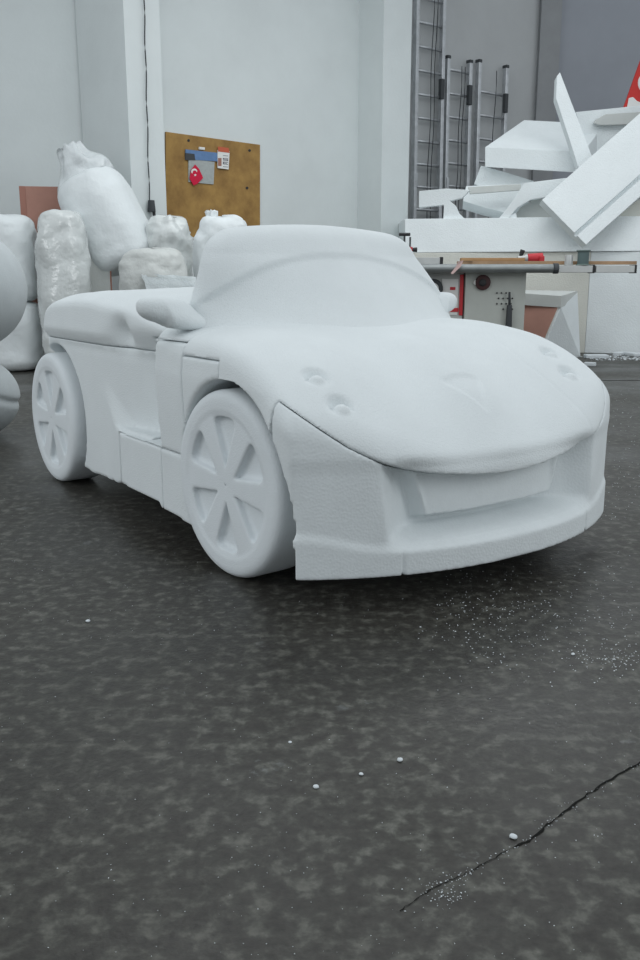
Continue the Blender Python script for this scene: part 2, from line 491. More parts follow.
def hood_f(X, Y, Z):
    q = Q(Y); s = body(X, Y, Z)
    for hx, hq, r in HL:
        hz = float(top_h(np.array(hx), Q(np.array(hq))))
        d = np.sqrt((X - hx) ** 2 + (Y - hq) ** 2 + (Z - hz - 0.006) ** 2)
        s = smax(s, r - d, 0.018)
        dd = np.sqrt((X - hx) ** 2 + (Y - hq) ** 2 + (Z - hz + 0.021) ** 2)
        s = smin(s, dd - r * 0.70, 0.012)
    # shallow triangular badge cut on the hood centre
    bx, bq = X - 0.345, np.abs(Y - WID / 2)
    tri = smax(bx * 0.6 + bq - 0.055, -bx - 0.045, 0.02)
    s = s + 0.006 * (1 - sst(tri, -0.012, 0.006))
    # scored line along the inner edge of each fender and headlight
    lq = interp(X, [-0.1, 0.1, 0.25, 0.38, 0.5], [0.24, 0.29, 0.31, 0.28, 0.24])
    s = s + 0.0022 * np.exp(-((q - lq) / 0.006) ** 2) * sst(X, 0.0, 0.1)
    s = np.maximum(s, seam_z(X, q) + GAP - Z)
    s = np.maximum(s, -0.265 - X + np.where(Z > 2, 1, 0))
    s = np.maximum(s, np.where(X < -0.02, 0.662 + GAP - Z, -1))
    return s


def bumper_f(X, Y, Z):
    q = Q(Y)
    s = np.maximum(body(X, Y, Z), Z - seam_z(X, q) + GAP)
    s = np.maximum(s, 0.288 - X)
    s = s + 0.006 * np.exp(-((q - 0.262) / 0.004) ** 2) * (1 - sst(Z, 0.12, 0.20))
    return s


def clipx(a, b): return lambda X: np.maximum(a + GAP - X, X - b + GAP)


def part(name, fn, lo, hi, h=0.009, m=FOAM, parent=car, smooth=True):
    return obj(name, surface_nets(fn, lo, hi, h), m, parent, smooth)


part('hood', hood_f, (-0.27, -0.03, 0.3), (0.62, WID + 0.03, 0.80), 0.0062)
part('front_bumper', bumper_f, (0.0, -0.03, 0.08), (0.62, WID + 0.03, 0.66), 0.0064, FOAM_B)


def half(fn, far):                                                   # keep one side only
    return lambda X, Y, Z: np.maximum(fn(X, Y, Z), (WID / 2 - Y) if far else (Y - WID / 2))


def band(x0, x1, z0, z1, qmax=None):
    def g(X, Y, Z):
        s = np.maximum(body(X, Y, Z), np.maximum(x0 + GAP - X, X - x1 + GAP))
        s = np.maximum(s, np.maximum(z0 + GAP - Z, Z - z1 + GAP))
        if qmax: s = np.maximum(s, Q(Y) - qmax)
        if x0 < -1.9: s = np.maximum(s, np.where(X > -0.86 - 0.009, np.maximum(0.335 + GAP - Z, -1), -1))
        return s
    return g


SPLIT = [('front_fender', -0.265, -0.02, 0.40, 0.662, 0.30), ('door', -0.60, -0.265, 0.335, 0.700, 0.30),
         ('door_pillar', -0.47, -0.245, 0.0, 0.335, 0.30), ('side_sill', -0.86, -0.47, 0.0, 0.335, 0.30),
         ('rear_quarter_panel', -1.95, -0.60, 0.0, 0.645, 0.40)]
for nm, x0, x1, z0, z1, qm in SPLIT:
    for far in (False, True):
        y0, y1 = ((-0.03, WID / 2) if not far else (WID / 2, WID + 0.03))
        yy = (-0.03, qm) if not far else (WID - qm, WID + 0.03)
        part(nm, half(band(x0, x1, z0, z1, qm), far), (x0, yy[0], max(z0, 0.08)), (x1, yy[1], z1), 0.009)


def core_f(X, Y, Z):
    s = np.maximum(body(X, Y, Z), 0.30 - Q(Y) + GAP)
    s = np.maximum(s, np.maximum(X - 0.235, Z - 0.64)); s = np.maximum(s, np.where(X > -0.03, Z - 0.45, -1)); s = np.maximum(s, np.where(X < -1.2, 0.405 - Q(Y), -1))
    return s


part('chassis_block', core_f, (-1.95, 0.28, 0.08), (0.24, 1.01, 0.66), 0.015)


def deck_f(X, Y, Z):
    s = np.maximum(body(X, Y, Z), X + 0.265 + GAP)
    zz = np.where(X < -0.60, 0.645, 0.70)
    return np.maximum(s, zz + GAP - Z)


part('rear_deck', deck_f, (-1.95, -0.03, 0.63), (-0.26, WID + 0.03, 0.93), 0.009)


# windshield: thick carved screen leaning back, with a raised header above the glass line
def screen_f(X, Y, Z):
    y = np.abs(Y - WID / 2); X = X - 0.11 * np.clip(1 - Y / WID * 1.6, 0, 1) * sst(Z, 0.76, 1.0)
    hw = interp(Z, [0.60, 0.73, 0.85, 0.95, 1.02, 1.07, 1.12], [0.59, 0.585, 0.555, 0.525, 0.49, 0.45, 0.39])
    hw = hw - 0.075 * np.clip(Y / WID * 2 - 1, 0, 1) * sst(Z, 0.78, 1.0)
    bow = 0.25 * np.clip(1 - (y / 0.60) ** 2, -0.5, 1)
    zf = np.clip((Z - 0.73), -0.2, 0.5)
    front = -0.355 + bow * (1 - 0.62 * np.clip(zf / 0.34, 0, 1)) - 0.55 * np.clip(zf, -0.2, 0.25) - 0.22 * np.clip(zf - 0.25, 0, 1)
    # header brow stands forward above the glass line, lower at the pillars
    gl = 0.975 - 0.16 * np.clip(y / 0.55, 0, 1) ** 2.5
    front = front + 0.016 * sst(Z, gl - 0.010, gl + 0.014)
    back = front - 0.10 - 0.02 * (1 - zf) + 0.05 * sst(y, 0.3, 0.55)
    fx = np.maximum((X - front) * 0.8, (back - X))
    topz = 1.088 - 0.035 * (y / 0.5) ** 2 - 0.10 * np.clip(y - 0.42, 0, 1)
    s = smax(fx, (y - hw), 0.05)
    s = smax(s, (Z - topz), 0.06)
    s = np.maximum(s, 0.66 - Z)
    return s


part('windshield', screen_f, (-0.72, 0.0, 0.67), (-0.02, WID, 1.12), 0.0085)


# door mirrors
MC = [-0.005]


def mirror_f(X, Y, Z):
    q = Q(Y)
    c = (-0.385, MC[0], 0.800)
    u = (X - c[0]); v = (q - c[1]); ww = Z - c[2] + 0.12 * v
    e = (np.abs(u / 0.055) ** 2.4 + np.abs(v / 0.095) ** 2.4 + np.abs(ww / 0.044) ** 2.4) ** (1 / 2.4) - 1
    s = e * 0.05
    qs = q - (MC[0] + 0.005)
    st = np.maximum(np.hypot((X + 0.355) / 1.3, (Z - 0.765 + 0.2 * (qs - 0.04))) - 0.025, np.abs(qs - 0.055) - 0.06)
    return smin(s, st, 0.04)


for far in (False, True):
    MC[0] = 0.125 if far else -0.005
    yy = (-0.17, 0.15) if not far else (WID - 0.15, WID + 0.17)
    part('side_mirror', mirror_f, (-0.45, yy[0], 0.70), (-0.27, yy[1], 0.87), 0.006)


# wheels: solid foam discs with six triangular pockets
def wheel_f(X, Y, Z):
    r = np.hypot(X, Z); th = np.arctan2(Z, X)
    s = smax(r - RW, -Y, 0.035)
    s = smax(s, Y - 0.17, 0.02)
    # dished centre
    s = np.maximum(s, -smax(r - 0.226, Y - 0.004, 0.006))
    a = (th - math.pi / 2 + math.pi / 6) % (math.pi / 3) - math.pi / 6
    px, py = r * np.cos(a), r * np.sin(a)
    tri = smax(np.abs(py) * 0.915 - (px - 0.058) * 0.405, r - 0.208, 0.025)
    s = smax(s, -smax(tri, Y - 0.030, 0.014), 0.008)
    s = np.maximum(s, 0.006 - np.hypot(r, Y - 0.01) * 1.0)
    return s


wm = surface_nets(wheel_f, (-0.30, -0.01, -0.30), (0.30, 0.18, 0.30), 0.0062)
first = None
for x in (0.0, -WB):
    for far in (False, True):
        if first is None: wo = first = obj('wheel', wm, FOAM_W, car, True)
        else:
            wo = first.copy(); COL.objects.link(wo); wo.parent = car
        wo.location = (x - (0.02 if x == 0 else 0), WID if far else -0.004, RW)
        wo.rotation_euler = (0, 0, (math.pi if far else 0) + (math.radians(3) if x == 0 else 0))

#==OBJECTS
# ------------------------------------------------------------------ bags of foam beads
def bag_mesh(h, rx, ry, seed, wr=0.02, sag=0.0, taper=0.0, top=0.6, nu=56, nv=44):
    """soft full bag standing on z = 0"""
    bm = bmesh.new(); rings = []
    sd = Vector((seed * 7.3, seed * 3.1, seed * 1.7))
    for j in range(nv + 1):
        t = j / nv
        a = math.pi * (t - 0.5); e = 0.29
        rr = abs(math.cos(a)) ** e
        zz = 0.5 + 0.5 * math.copysign(abs(math.sin(a)) ** (0.55 if t > 0.5 else 0.5), math.sin(a))
        rr *= 1 - taper * zz + sag * (1 - zz) * zz * 4 * 0.2
        ring = []
        for i in range(nu):
            u = 2 * math.pi * i / nu
            c, s_ = math.cos(u), math.sin(u)
            d = Vector((c, s_, zz * h / rx))
            n1 = noise.noise(d * 1.4 + sd) * 2.4 * wr
            n2 = (abs(noise.noise(Vector((d.x * 2.2, d.y * 2.2, d.z * 3.5)) + sd * 2)) - 0.2) * -1.5 * wr
            n3 = (0.5 - abs(noise.noise(Vector((d.x * 6, d.y * 6, d.z * 4)) + sd * 3))) * 0.5 * wr
            k = rr * (1 + (n1 + n2 + n3) / max(rx, 0.1)) 
            sq = (abs(c) ** 2.6 + abs(s_) ** 2.6) ** (-1 / 2.6)
            ring.append(bm.verts.new((c * sq * rx * k, s_ * sq * ry * k, zz * h + (n1 * 0.6 * (1 if 0.02 < t else 0)) * zz)))
        rings.append(ring)
    for a, b in zip(rings, rings[1:]):
        for i in range(nu): bm.faces.new((a[i], a[(i + 1) % nu], b[(i + 1) % nu], b[i]))
    bmesh.ops.remove_doubles(bm, verts=rings[0] + rings[-1], dist=0.0005)
    return bm


def neck_mesh(r0, r1, h, seed, n=40):
    """gathered, flaring mouth of a bag"""
    bm = bmesh.new(); rings = []
    for j in range(14):
        t = j / 13
        r = (r0 * (1 - t) ** 1.6 + 0.028 + r1 * max(0, t - 0.35) ** 1.1) if r0 < 0.2 else r0 * (1 - 0.72 * t ** 1.2) + r1 * max(0, t - 0.7)
        ring = []
        for i in range(n):
            u = 2 * math.pi * i / n
            k = 1 + (0.28 if r0 < 0.2 else 0.13) * math.sin(u * 7 + seed) * min(1, t * 2) + 0.35 * noise.noise(Vector((math.cos(u) * 2, math.sin(u) * 2, t * 2 + seed)))
            ring.append(bm.verts.new((math.cos(u) * r * k, math.sin(u) * r * k, h * t * (1 + 0.25 * noise.noise(Vector((math.cos(u) * 2.5, math.sin(u) * 2.5, seed + 9))) * t))))
        rings.append(ring)
    for a, b in zip(rings, rings[1:]):
        for i in range(n): bm.faces.new((a[i], a[(i + 1) % n], b[(i + 1) % n], b[i]))
    bm.faces.new(rings[-1])
    bm.faces.new(rings[0][::-1])
    return bm


def bag(label, loc, h, rx, ry, m, seed, rot=(0, 0, 0), neck=None, wr=0.03, taper=0.0, sag=0.0, cat='bag'):
    t = empty('foam_bead_bag', loc); t.rotation_euler = rot
    tag(t, label, cat, 'bags of foam beads against the wall')
    obj('bag_body', bag_mesh(h, rx, ry, seed, wr, sag, taper), m, t, True)
    if neck:
        o = obj('tied_neck' if neck[0] < 0.2 else 'open_mouth', neck_mesh(neck[0], neck[1], neck[2], seed), m if neck[0] < 0.2 else BAG_N, t, True); o.location = (neck[3] if len(neck) > 3 else 0, 0, h * 0.955)
    return t


def onf(u, d, v=300):
    p = at(u, v, d); return Vector((p.x, p.y, 0))


def zat(v, d): return at(320, v, d).z


# two white bags, one on the other, at the left edge of the frame
D1 = 8.92
hz = zat(302, D1)
bag('big white woven bag on the floor at the left edge, lower of the stacked two', onf(3, D1), hz, 0.40, 0.34, BAG_W, 1, (0, 0, 0.1), wr=0.016)
bag('white woven bag at the left edge, lying on top of another white bag', onf(2, D1) + Vector((0, 0, hz + 0.0)), zat(215, D1) - hz, 0.385, 0.33, BAG_W, 2, (0, 0, 0.1), wr=0.016)
bag('tall shiny see-through bag of beads standing behind the car tail', onf(65.5, 8.72), zat(211, 8.72), 0.25, 0.25, BAG_T, 3, (0, 0, 0.2), wr=0.014, taper=0.05)
# the big leaning bag
bs = at(132, 266, 9.17)
ax = (at(89, 185, 9.24) - bs)
tl = bag('big plump white bag leaning left with its open mouth upward', bs, ax.length * 1.08, 0.365, 0.345, BAG_W, 4, neck=(0.30, 0.10, 0.38, -0.02), wr=0.010)
tl.rotation_euler = (ax.normalized()).to_track_quat('Z', 'Y').to_euler()
bag('low dusty grey bag lying right behind the car deck, under the leaning bag', onf(154, 8.30), zat(249, 8.30), 0.30, 0.25, BAG_G, 5, (0, 0, 0.0), wr=0.02)
bag('crumpled clear bag of beads under the plywood board corner', onf(172, 9.10), zat(216, 9.10), 0.23, 0.22, BAG_T, 6, (0, 0, 0.9), wr=0.025, taper=0.10)
b7 = bag('white bag with a knotted top in front of the plywood board', onf(224, 8.80), zat(217, 8.80), 0.29, 0.25, BAG_W, 7, (0, 0, 0.2), neck=(0.05, 0.035, 0.12, -0.10), wr=0.022, taper=0.08)
# loose white sheet draped on the grey bag
sp = [at(141, 273, 8.05), at(196, 277, 8.02), at(196, 298, 7.9), at(150, 298, 7.9)]
bm = bmesh.new(); g = []
for j in range(9):
    row = []
    for i in range(13):
        a = sp[0].lerp(sp[1], i / 12); b = sp[3].lerp(sp[2], i / 12); p = a.lerp(b, j / 8)
        p = p + Vector((0, 0.03, 0.012)) * noise.noise(Vector((i * 0.5, j * 0.5, 2)))
        row.append(bm.verts.new(p + Vector((0, 0, -0.02 * j / 8))))
    g.append(row)
for r0, r1 in zip(g, g[1:]):
    for i in range(12): bm.faces.new((r0[i], r0[i + 1], r1[i + 1], r1[i]))
bmesh.ops.solidify(bm, geom=list(bm.faces), thickness=0.035)
tag(obj('foam_sheet', bm, FOAM_BLOCK, None, True), 'thin white sheet resting against the dusty grey bag behind the car', 'sheet')
# support for that sheet: a bag behind the rear deck
# reddish boards
def plank(name, u0, u1, v_top, d, yaw, th, m, m2, label, cat, lean=0.0):
    a, b = onf(u0, d), onf(u1, d)
    t = empty(name, (a + b) / 2, yaw); tag(t, label, cat)
    W = (b - a).length; Hh = zat(v_top, d)
    o = obj('panel', box((0, 0, Hh / 2), (W, th, Hh), 0.004), m, t)
    return t


pk = empty('reddish_board', onf(52, 9.45), math.radians(10)); tag(pk, 'reddish brown insulation board standing between left wall and bags', 'board')
hh = zat(187, 9.45)
obj('board_face', box((0, 0, hh / 2), (0.38, 0.12, hh), 0.004), PINK, pk)
obj('board_strip', box((-0.213, 0, hh / 2), (0.06, 0.13, hh), 0.004), PINK_D, pk)
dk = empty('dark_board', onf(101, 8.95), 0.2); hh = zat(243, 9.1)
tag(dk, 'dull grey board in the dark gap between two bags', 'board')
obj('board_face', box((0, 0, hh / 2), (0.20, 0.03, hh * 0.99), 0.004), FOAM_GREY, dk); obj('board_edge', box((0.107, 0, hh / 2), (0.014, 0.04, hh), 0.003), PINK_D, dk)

# ------------------------------------------------------------------ rounded foam sculpture at the left edge
C1 = at(-36, 289, 5.0); C2 = at(-29, 399, 5.02)
root = Vector((C2.x - 0.02, C2.y, 0))


def sphf(c, r, sq=1.0):
    c = c - root
    return lambda X, Y, Z: np.sqrt((X - c.x) ** 2 + (Y - c.y) ** 2 + ((Z - c.z) / sq) ** 2) - r


fs = empty('foam_sculpture', root); tag(fs, 'rounded grey-white foam sculpture cut off by the left edge', 'sculpture')
f1 = sphf(C1, 0.335)
c2 = Vector((C2.x, C2.y, 0.235))
f2 = sphf(c2, 0.27, 0.87)


def lower(X, Y, Z):
    s = f2(X, Y, Z)
    cc = c2 - root
    pl = (X - cc.x) * 0.45 + (Z - cc.z - 0.10) * 0.9 + (Y - cc.y) * 0.1       # toe fold
    return s + 0.016 * np.exp(-(pl / 0.018) ** 2) * (X > cc.x - 0.1)


FSG = mat('sanded_foam_grey', (0.60, 0.64, 0.65), 0.8, 0.2, 0.10, 5, 0.2, 120)
obj('rounded_head', surface_nets(f1, (C1 - root) - Vector((.36,) * 3), (C1 - root) + Vector((.36,) * 3), 0.012), FSG, fs, True)
obj('rounded_foot', surface_nets(lower, (c2 - root) - Vector((.30,) * 3), (c2 - root) + Vector((.30,) * 3), 0.010), FSG, fs, True)
obj('trunk', bev(cyl((-0.06, 0, 0.30), (-0.06, 0, 0.70), 0.17, 0.15, 32), 0.01), FSG, fs, True)

# ------------------------------------------------------------------ plywood board on the wall and what hangs on it
WROT = math.atan2(WD.y, WD.x)


def wall_pt(u, v, off): return hit(u, v, WA + WN * off, WN)


def wall_poly(pts, off, th):
    """polygon drawn flat on the wall (pixel corners found on the wall plane), th thick"""
    n3 = Vector((WN.x, WN.y, 0)) * th
    P = [wall_pt(u, v, off) for u, v in pts]
    return add_prism(bmesh.new(), P, n3)


bd = obj('plywood_board', wall_poly([(165, 132), (259, 145), (259, 240), (165, 236)], 0.005, 0.02), WOOD)
tag(bd, 'brown plywood board fixed to the white wall behind the bags', 'board')
for u, v in ((188.5, 140.5), (249.5, 150.5), (247, 188)):
    obj('screw', wall_poly([(u + 1.4 * math.cos(k), v + 1.4 * math.sin(k)) for k in [i * math.pi / 4 for i in range(8)]], 0.025, 0.003), BLACK, bd)
pkt = obj('hanging_packet', wall_poly([(188, 159), (214, 162), (213, 184.5), (188, 182)], 0.026, 0.012), CLEAR)
tag(pkt, 'clear plastic packet with a blue card hanging on the plywood board', 'packet')
obj('card_header', wall_poly([(185, 149.5), (217, 153), (217, 161.5), (185, 159.5)], 0.026, 0.016), BLUE, pkt)
obj('staple', wall_poly([(198.5, 147), (204, 147.6), (204, 150), (198.5, 149.5)], 0.026, 0.018), WHITE, pkt)
obj('dark_clip', wall_poly([(185, 153), (194, 154), (195, 160), (185.5, 160)], 0.040, 0.008), DARK, pkt)
fl = obj('small_flag', wall_poly([(195, 164.5), (199, 169), (203, 178), (197, 184), (193.5, 185.5), (189.5, 178.5), (191, 170)], 0.050, 0.004), FLAG_RED)
tag(fl, 'little red flag with white crescent and star on the packet', 'flag')
cr = [(194.2 + 3.0 * math.cos(a), 171.5 + 3.0 * math.sin(a)) for a in [math.radians(x) for x in range(150, 361, 21)]] + \
     [(194.6 + 2.2 * math.cos(a), 172.6 + 2.2 * math.sin(a)) for a in [math.radians(x) for x in range(350, 159, -21)]]
obj('crescent', wall_poly(cr, 0.054, 0.001), WHITE, fl)
st = [(195.2 + (1.5 if k % 2 == 0 else 0.65) * math.sin(k * math.pi / 5), 175.0 - (1.5 if k % 2 == 0 else 0.65) * math.cos(k * math.pi / 5)) for k in range(10)]
obj('star', wall_poly(st, 0.054, 0.001), WHITE, fl)
tg = obj('price_tag', wall_poly([(217.5, 150), (229.5, 151.5), (228.5, 169.5), (217.5, 168)], 0.044, 0.003), WHITE)
tag(tg, 'white and red printed card beside the blue packet on plywood', 'card')
obj('red_header', wall_poly([(218, 146.5), (228.5, 148), (229.5, 153), (218, 151.5)], 0.047, 0.002), mat('tag_orange_red', (0.55, 0.12, 0.06), 0.6), tg)
INK = mat('print_ink', (0.09, 0.09, 0.13), 0.7)
pr = bmesh.new()
for row in range(4):                                   # stacked rotated letters: I S E I
    v0 = 154.2 + row * 3.7
    segs = {0: [(0, .4, 1, .6)], 1: [(0, 0, 1, .2), (0, 0, .2, .6), (0, .4, 1, .6), (.8, .4, 1, 1), (0, .8, 1, 1)],
            2: [(0, 0, 1, .2), (0, .4, .8, .6), (0, .8, 1, 1), (0, 0, .2, 1)], 3: [(0, .4, 1, .6)]}[row]
    for x0, y0, x1, y1 in segs:
        n3 = Vector((WN.x, WN.y, 0)) * 0.001
        add_prism(pr, [wall_pt(223 + 5 * a, v0 + 0.5 * a + 2.6 * b, 0.047) for a, b in ((x0, y0), (x1, y0), (x1, y1), (x0, y1))], n3)
obj('printed_letters', pr, INK, tg)
obj('brown_swatch', wall_poly([(218, 158), (221.5, 158), (221.5, 166), (218, 166)], 0.047, 0.001), PINK_D, tg)

# cable and plug on the left pier
pts = [wall_pt(144 + 5.5 * (v / 205.0) + 0.4 * math.sin(v * 0.11), v, 0.335) for v in range(-5, 206, 7)]
cb = obj('hanging_cable', tube_path(pts, 0.007), DARK, None, True); tag(cb, 'thin dark cable hanging down the white pier with a plug', 'cable')
pl = wall_pt(151.5, 207, 0.35)
obj('plug', bev(cyl(pl + Vector((0, 0, 0.07)), pl - Vector((0, 0, 0.05)), 0.035, 0.045, 12), 0.006), DARK, cb, True)
obj('plug_tip', bev(cyl(pl + Vector((0.02, 0, -0.02)), pl + Vector((0.03, 0, -0.13)), 0.02, 0.014, 10), 0.003), BLACK, cb, True)

# ------------------------------------------------------------------ aluminium ladders leaning on the wall
LN = Vector((LD.y, -LD.x))


def on_line(u, off, v=110):
    p = hit(u, v, LA + LN * off, LN); return Vector((p.x, p.y))


def ladder(u0, u1, vtop, label, rope_us, v_br, off=0.10):
    a, b = on_line(u0, off), on_line(u1, off); c = (a + b) / 2; W = (b - a).length
    Ht = at(u0, vtop, a.y).z
    t = empty('aluminium_ladder', (c.x, c.y, 0), math.atan2(LD.y, LD.x)); tag(t, label, 'ladder', 'ladders leaning on the back wall')
    lean = 0.06
    for sx in (-1, 1):
        bm = bmesh.new(); add_prism(bm, [(sx * W / 2 - 0.030, -0.04 - lean, 0), (sx * W / 2 + 0.030, -0.04 - lean, 0), (sx * W / 2 + 0.030, 0.04 - lean, 0), (sx * W / 2 - 0.030, 0.04 - lean, 0)], (0, lean, Ht))
        obj('stile', bev(bm, 0.006, 1), METAL, t)
        obj('end_cap', box((sx * W / 2, 0, Ht + 0.01), (0.068, 0.09, 0.05), 0.012), DARK, t)
    z = 0.30; k = 0
    while z < Ht - 0.08:
        y = -lean + lean * z / Ht
        obj('rung', cyl((-W / 2 + 0.02, y, z), (W / 2 - 0.02, y, z), 0.022, n=12), METAL, t, True)
        z += 20.4 * c.y / 880
    for x in rope_us:
        pts = [(x + 0.012 * math.sin(i * 0.9), -lean - 0.03 + lean * (i / 20), Ht * (0.985 - 0.85 * i / 20) if False else Ht - 0.1 - i * Ht * 0.042) for i in range(21)]
        obj('rope', tube_path(pts, 0.006, 6), ROPE, t, True)
    zb = at(u1, v_br, b.y).z
    obj('guide_bracket', box((W / 2 - 0.03, -0.05, zb), (0.07, 0.06, 0.28), 0.01), DARK, t)
    obj('guide_bracket', box((-W / 2 + 0.01, -0.05, zb - 1.3), (0.06, 0.05, 0.20), 0.01), METAL, t)
    return t


ladder(414, 440, -30, 'tallest aluminium ladder, beside the white pier', (0.0, 0.07), 90)
ladder(446, 468, 58, 'middle aluminium ladder of the three on the grey wall', (-0.02, 0.05), 96, 0.12)
ladder(477, 504, 62, 'aluminium ladder furthest right, next to the foam slabs', (0.0,), 104)

# ------------------------------------------------------------------ stacked foam blocks and offcuts
def hexa(front, back):
    bm = bmesh.new(); a = [bm.verts.new(p) for p in front]; b = [bm.verts.new(p) for p in back]
    bm.faces.new(a); bm.faces.new(b[::-1])
    for i in range(4): bm.faces.new((a[i], b[i], b[(i + 1) % 4], a[(i + 1) % 4]))
    return bm


def foam(name, bm, m, label, cat, group=None, b=0.008):
    if b: bmesh.ops.recalc_face_normals(bm, faces=bm.faces); bev(bm, b, 2)
    return tag(obj(name, bm, m), label, cat, group)


p0, p1 = onf(404, 11.35), onf(588, 10.95)
zt0 = zat(252, 11.0)
foam('foam_block', hexa([p0, p1, p1 + Vector((0, 0, zt0)), p0 + Vector((0, 0, zt0))],
     [p + Vector((0.0, 0.8, z)) for p, z in ((p0, 0), (p1, 0), (p1, zt0), (p0, zt0))]), FOAM_CREAM, 'huge cream foam block standing on the floor behind the saw table', 'foam block')
p2, p3 = onf(588.2, 10.95), onf(740, 10.4)
zt1 = zt0
foam('foam_block', hexa([p2, p3, p3 + Vector((0, 0, zt1)), p2 + Vector((0, 0, zt1))],
     [p + Vector((0.0, 0.8, z)) for p, z in ((p2, 0), (p3, 0), (p3, zt1), (p2, zt1))]), FOAM_BLOCK, 'white foam block on the floor at the right edge, next to the cream one', 'foam block')
# platform slab with a bevelled front on top of both
za = zt0 + 0.004
q = [onf(404, 11.38), onf(745, 10.5)]
zb0, zb1 = at(400, 219, 11.5).z, at(745, 216, 10.8).z
foam('foam_slab', hexa([q[0] + Vector((0, 0, za)), q[1] + Vector((0, 0, za)), q[1] + Vector((0, 0.10, zb1)), q[0] + Vector((0, 0.10, zb0))],
     [q[0] + Vector((0, 0.95, za)), q[1] + Vector((0, 0.95, za)), q[1] + Vector((0, 0.95, zb1)), q[0] + Vector((0, 0.95, zb0))]), FOAM_BLOCK,
     'long white foam slab lying across the two big floor blocks', 'foam slab')


def cut(name, pts, d0, d1, th, m, label, group='foam offcuts piled on the long slab', b=0.006, dv=0.0):
    """flat sawn piece: outline found at depth d0 (left) .. d1 (right), leaning back by dv per metre of height"""
    us = [p[0] for p in pts]; u0, u1 = min(us), max(us); vs = [p[1] for p in pts]; vm = max(vs)
    P = []
    for p in pts:
        d = d0 + (d1 - d0) * (p[0] - u0) / (u1 - u0) + dv * (vm - p[1]) / 880 * 11
        P.append(at(p[0], p[1], d))
    nn = (P[1] - P[0]).cross(P[2] - P[1]).normalized()
    if nn.y < 0: nn = -nn
    bm = add_prism(bmesh.new(), P, nn * th)
    return foam(name, bm, m, label, 'foam offcut', group, b)


# tilted thick slab in the middle
foam('foam_slab', hexa([at(485, 167, 11.8), at(584, 173, 11.55), at(584, 151.5, 11.55), at(485, 147, 11.8)],
     [at(505, 160, 12.5), at(604, 165, 12.3), at(604, 124, 12.3), at(524, 120, 12.55)]), FOAM_BLOCK, 'thick grey-white slab with slanted top beside the ladders', 'foam slab')
cut('foam_offcut', [(557, 76), (560, 72), (592, 156), (580, 172), (556, 98)], 11.25, 11.25, 0.12, FOAM_BLOCK, 'thin pointed board standing upright out of the pile', dv=0.2)
cut('foam_offcut', [(576, 112), (655, 104), (660, 152), (590, 166)], 12.0, 12.1, 0.30, FOAM_BLOCK, 'pale slab at the back of the pile, below the red panel')
cut('foam_offcut', [(597, 119), (606, 114), (655, 111), (655, 124), (600, 125), (594, 123)], 11.93, 11.98, 0.06, FOAM_GREY, 'grey tapered strip standing in for the shaded notch of the pale back slab')  # shade of the slab's notch, put in as a grey piece
cut('foam_offcut', [(474, 184), (481, 165.5), (505, 172), (534, 181), (528, 188), (490, 190)], 12.0, 11.9, 0.25, FOAM_BLOCK, 'broken wedge under the thick slanted slab')
cut('foam_offcut', [(466, 186), (526, 183), (533, 190), (528, 200), (508, 213), (486, 208), (463, 201)], 11.78, 11.66, 0.20, FOAM_BLOCK, 'chunky rebated offcut right of the hooked offcut', dv=0.5)
cut('foam_offcut', [(468, 187), (521, 184), (521, 190), (470, 194)], 11.58, 11.48, 0.08, FOAM_GREY, 'narrow grey strip standing in for the shadow along the rebated offcut')  # shadow along the offcut's top, coloured in as a grey piece
cut('foam_offcut', [(419, 191), (446, 188.5), (470, 190), (462, 198), (450, 201), (456, 206), (459, 213), (464, 218), (474, 220), (500, 218.5), (516, 213), (518, 223), (443, 223), (444, 205), (419, 207.5)],
    11.5, 11.24, 0.10, FOAM_BLOCK, 'hook-shaped white offcut in front of the ladders')
cut('foam_offcut', [(524, 183), (574, 177), (578, 192), (546, 197), (530, 200), (517, 208), (508, 219), (499, 227), (494, 224), (505, 211), (514, 199)],
    11.27, 11.1, 0.16, FOAM_BLOCK, 'curved white offcut arching beside the big leaning slab')
cut('foam_offcut', [(499, 228), (503, 221), (512, 219), (520, 208), (533, 200), (547, 198), (566, 214), (574, 232), (545, 224), (520, 226)],
    11.46, 11.32, 0.05, FOAM_GREY, 'grey curved scrap under the arching white offcut')
cut('foam_offcut', [(588, 243), (620, 214), (665, 178), (665, 244)], 11.1, 10.95, 0.30, FOAM_CREAM, 'cream chunk tucked under the big leaning slab')
cut('foam_offcut', [(601, 240), (628, 231), (668, 228), (668, 243), (604, 243)], 10.98, 10.8, 0.10, FOAM_BLOCK, 'flat white scrap at the right end of the slab')

# the big leaning slab with a sawn groove
O = at(542, 200, 10.75); U = at(586, 244.5, 10.6) - O; Lw = at(700, 60, 11.2) - O
Nn = U.cross(Lw).normalized()
if Nn.y < 0: Nn = -Nn
Un = U
prof = [(0, 0), (0.735, 0), (0.75, 0.06), (0.795, 0.06), (0.80, 0.0), (1, 0), (1, 0.15), (0, 0.15)]
foam('foam_slab', add_prism(bmesh.new(), [O + Un * a + Nn * b for a, b in prof], Lw * 1.15), FOAM_BLOCK, 'bright grooved foam slab leaning steeply on the pile at the right', 'foam slab', b=0.004)

# red panel behind the pile
rp = obj('red_sign', add_prism(bmesh.new(), [at(623.5, 108, 12.4), at(642, 56, 12.4), at(720, 40, 12.4), at(720, 108, 12.4)], (0, 0.03, 0)), REDWALL)
tag(rp, 'red panel with a white shape at the top right edge', 'sign')
obj('white_shape', add_prism(bmesh.new(), [at(u, v, 12.39) for u, v in ((627, 108), (629, 98), (633, 97), (637, 101), (645, 104), (645, 108))], (0, 0.015, 0)), WHITE, rp)
obj('white_disc', add_prism(bmesh.new(), [at(646 + 8 * math.cos(a), 83 + 10 * math.sin(a), 12.39) for a in [i * math.pi / 12 for i in range(24)]], (0, 0.015, 0)), WHITE, rp)

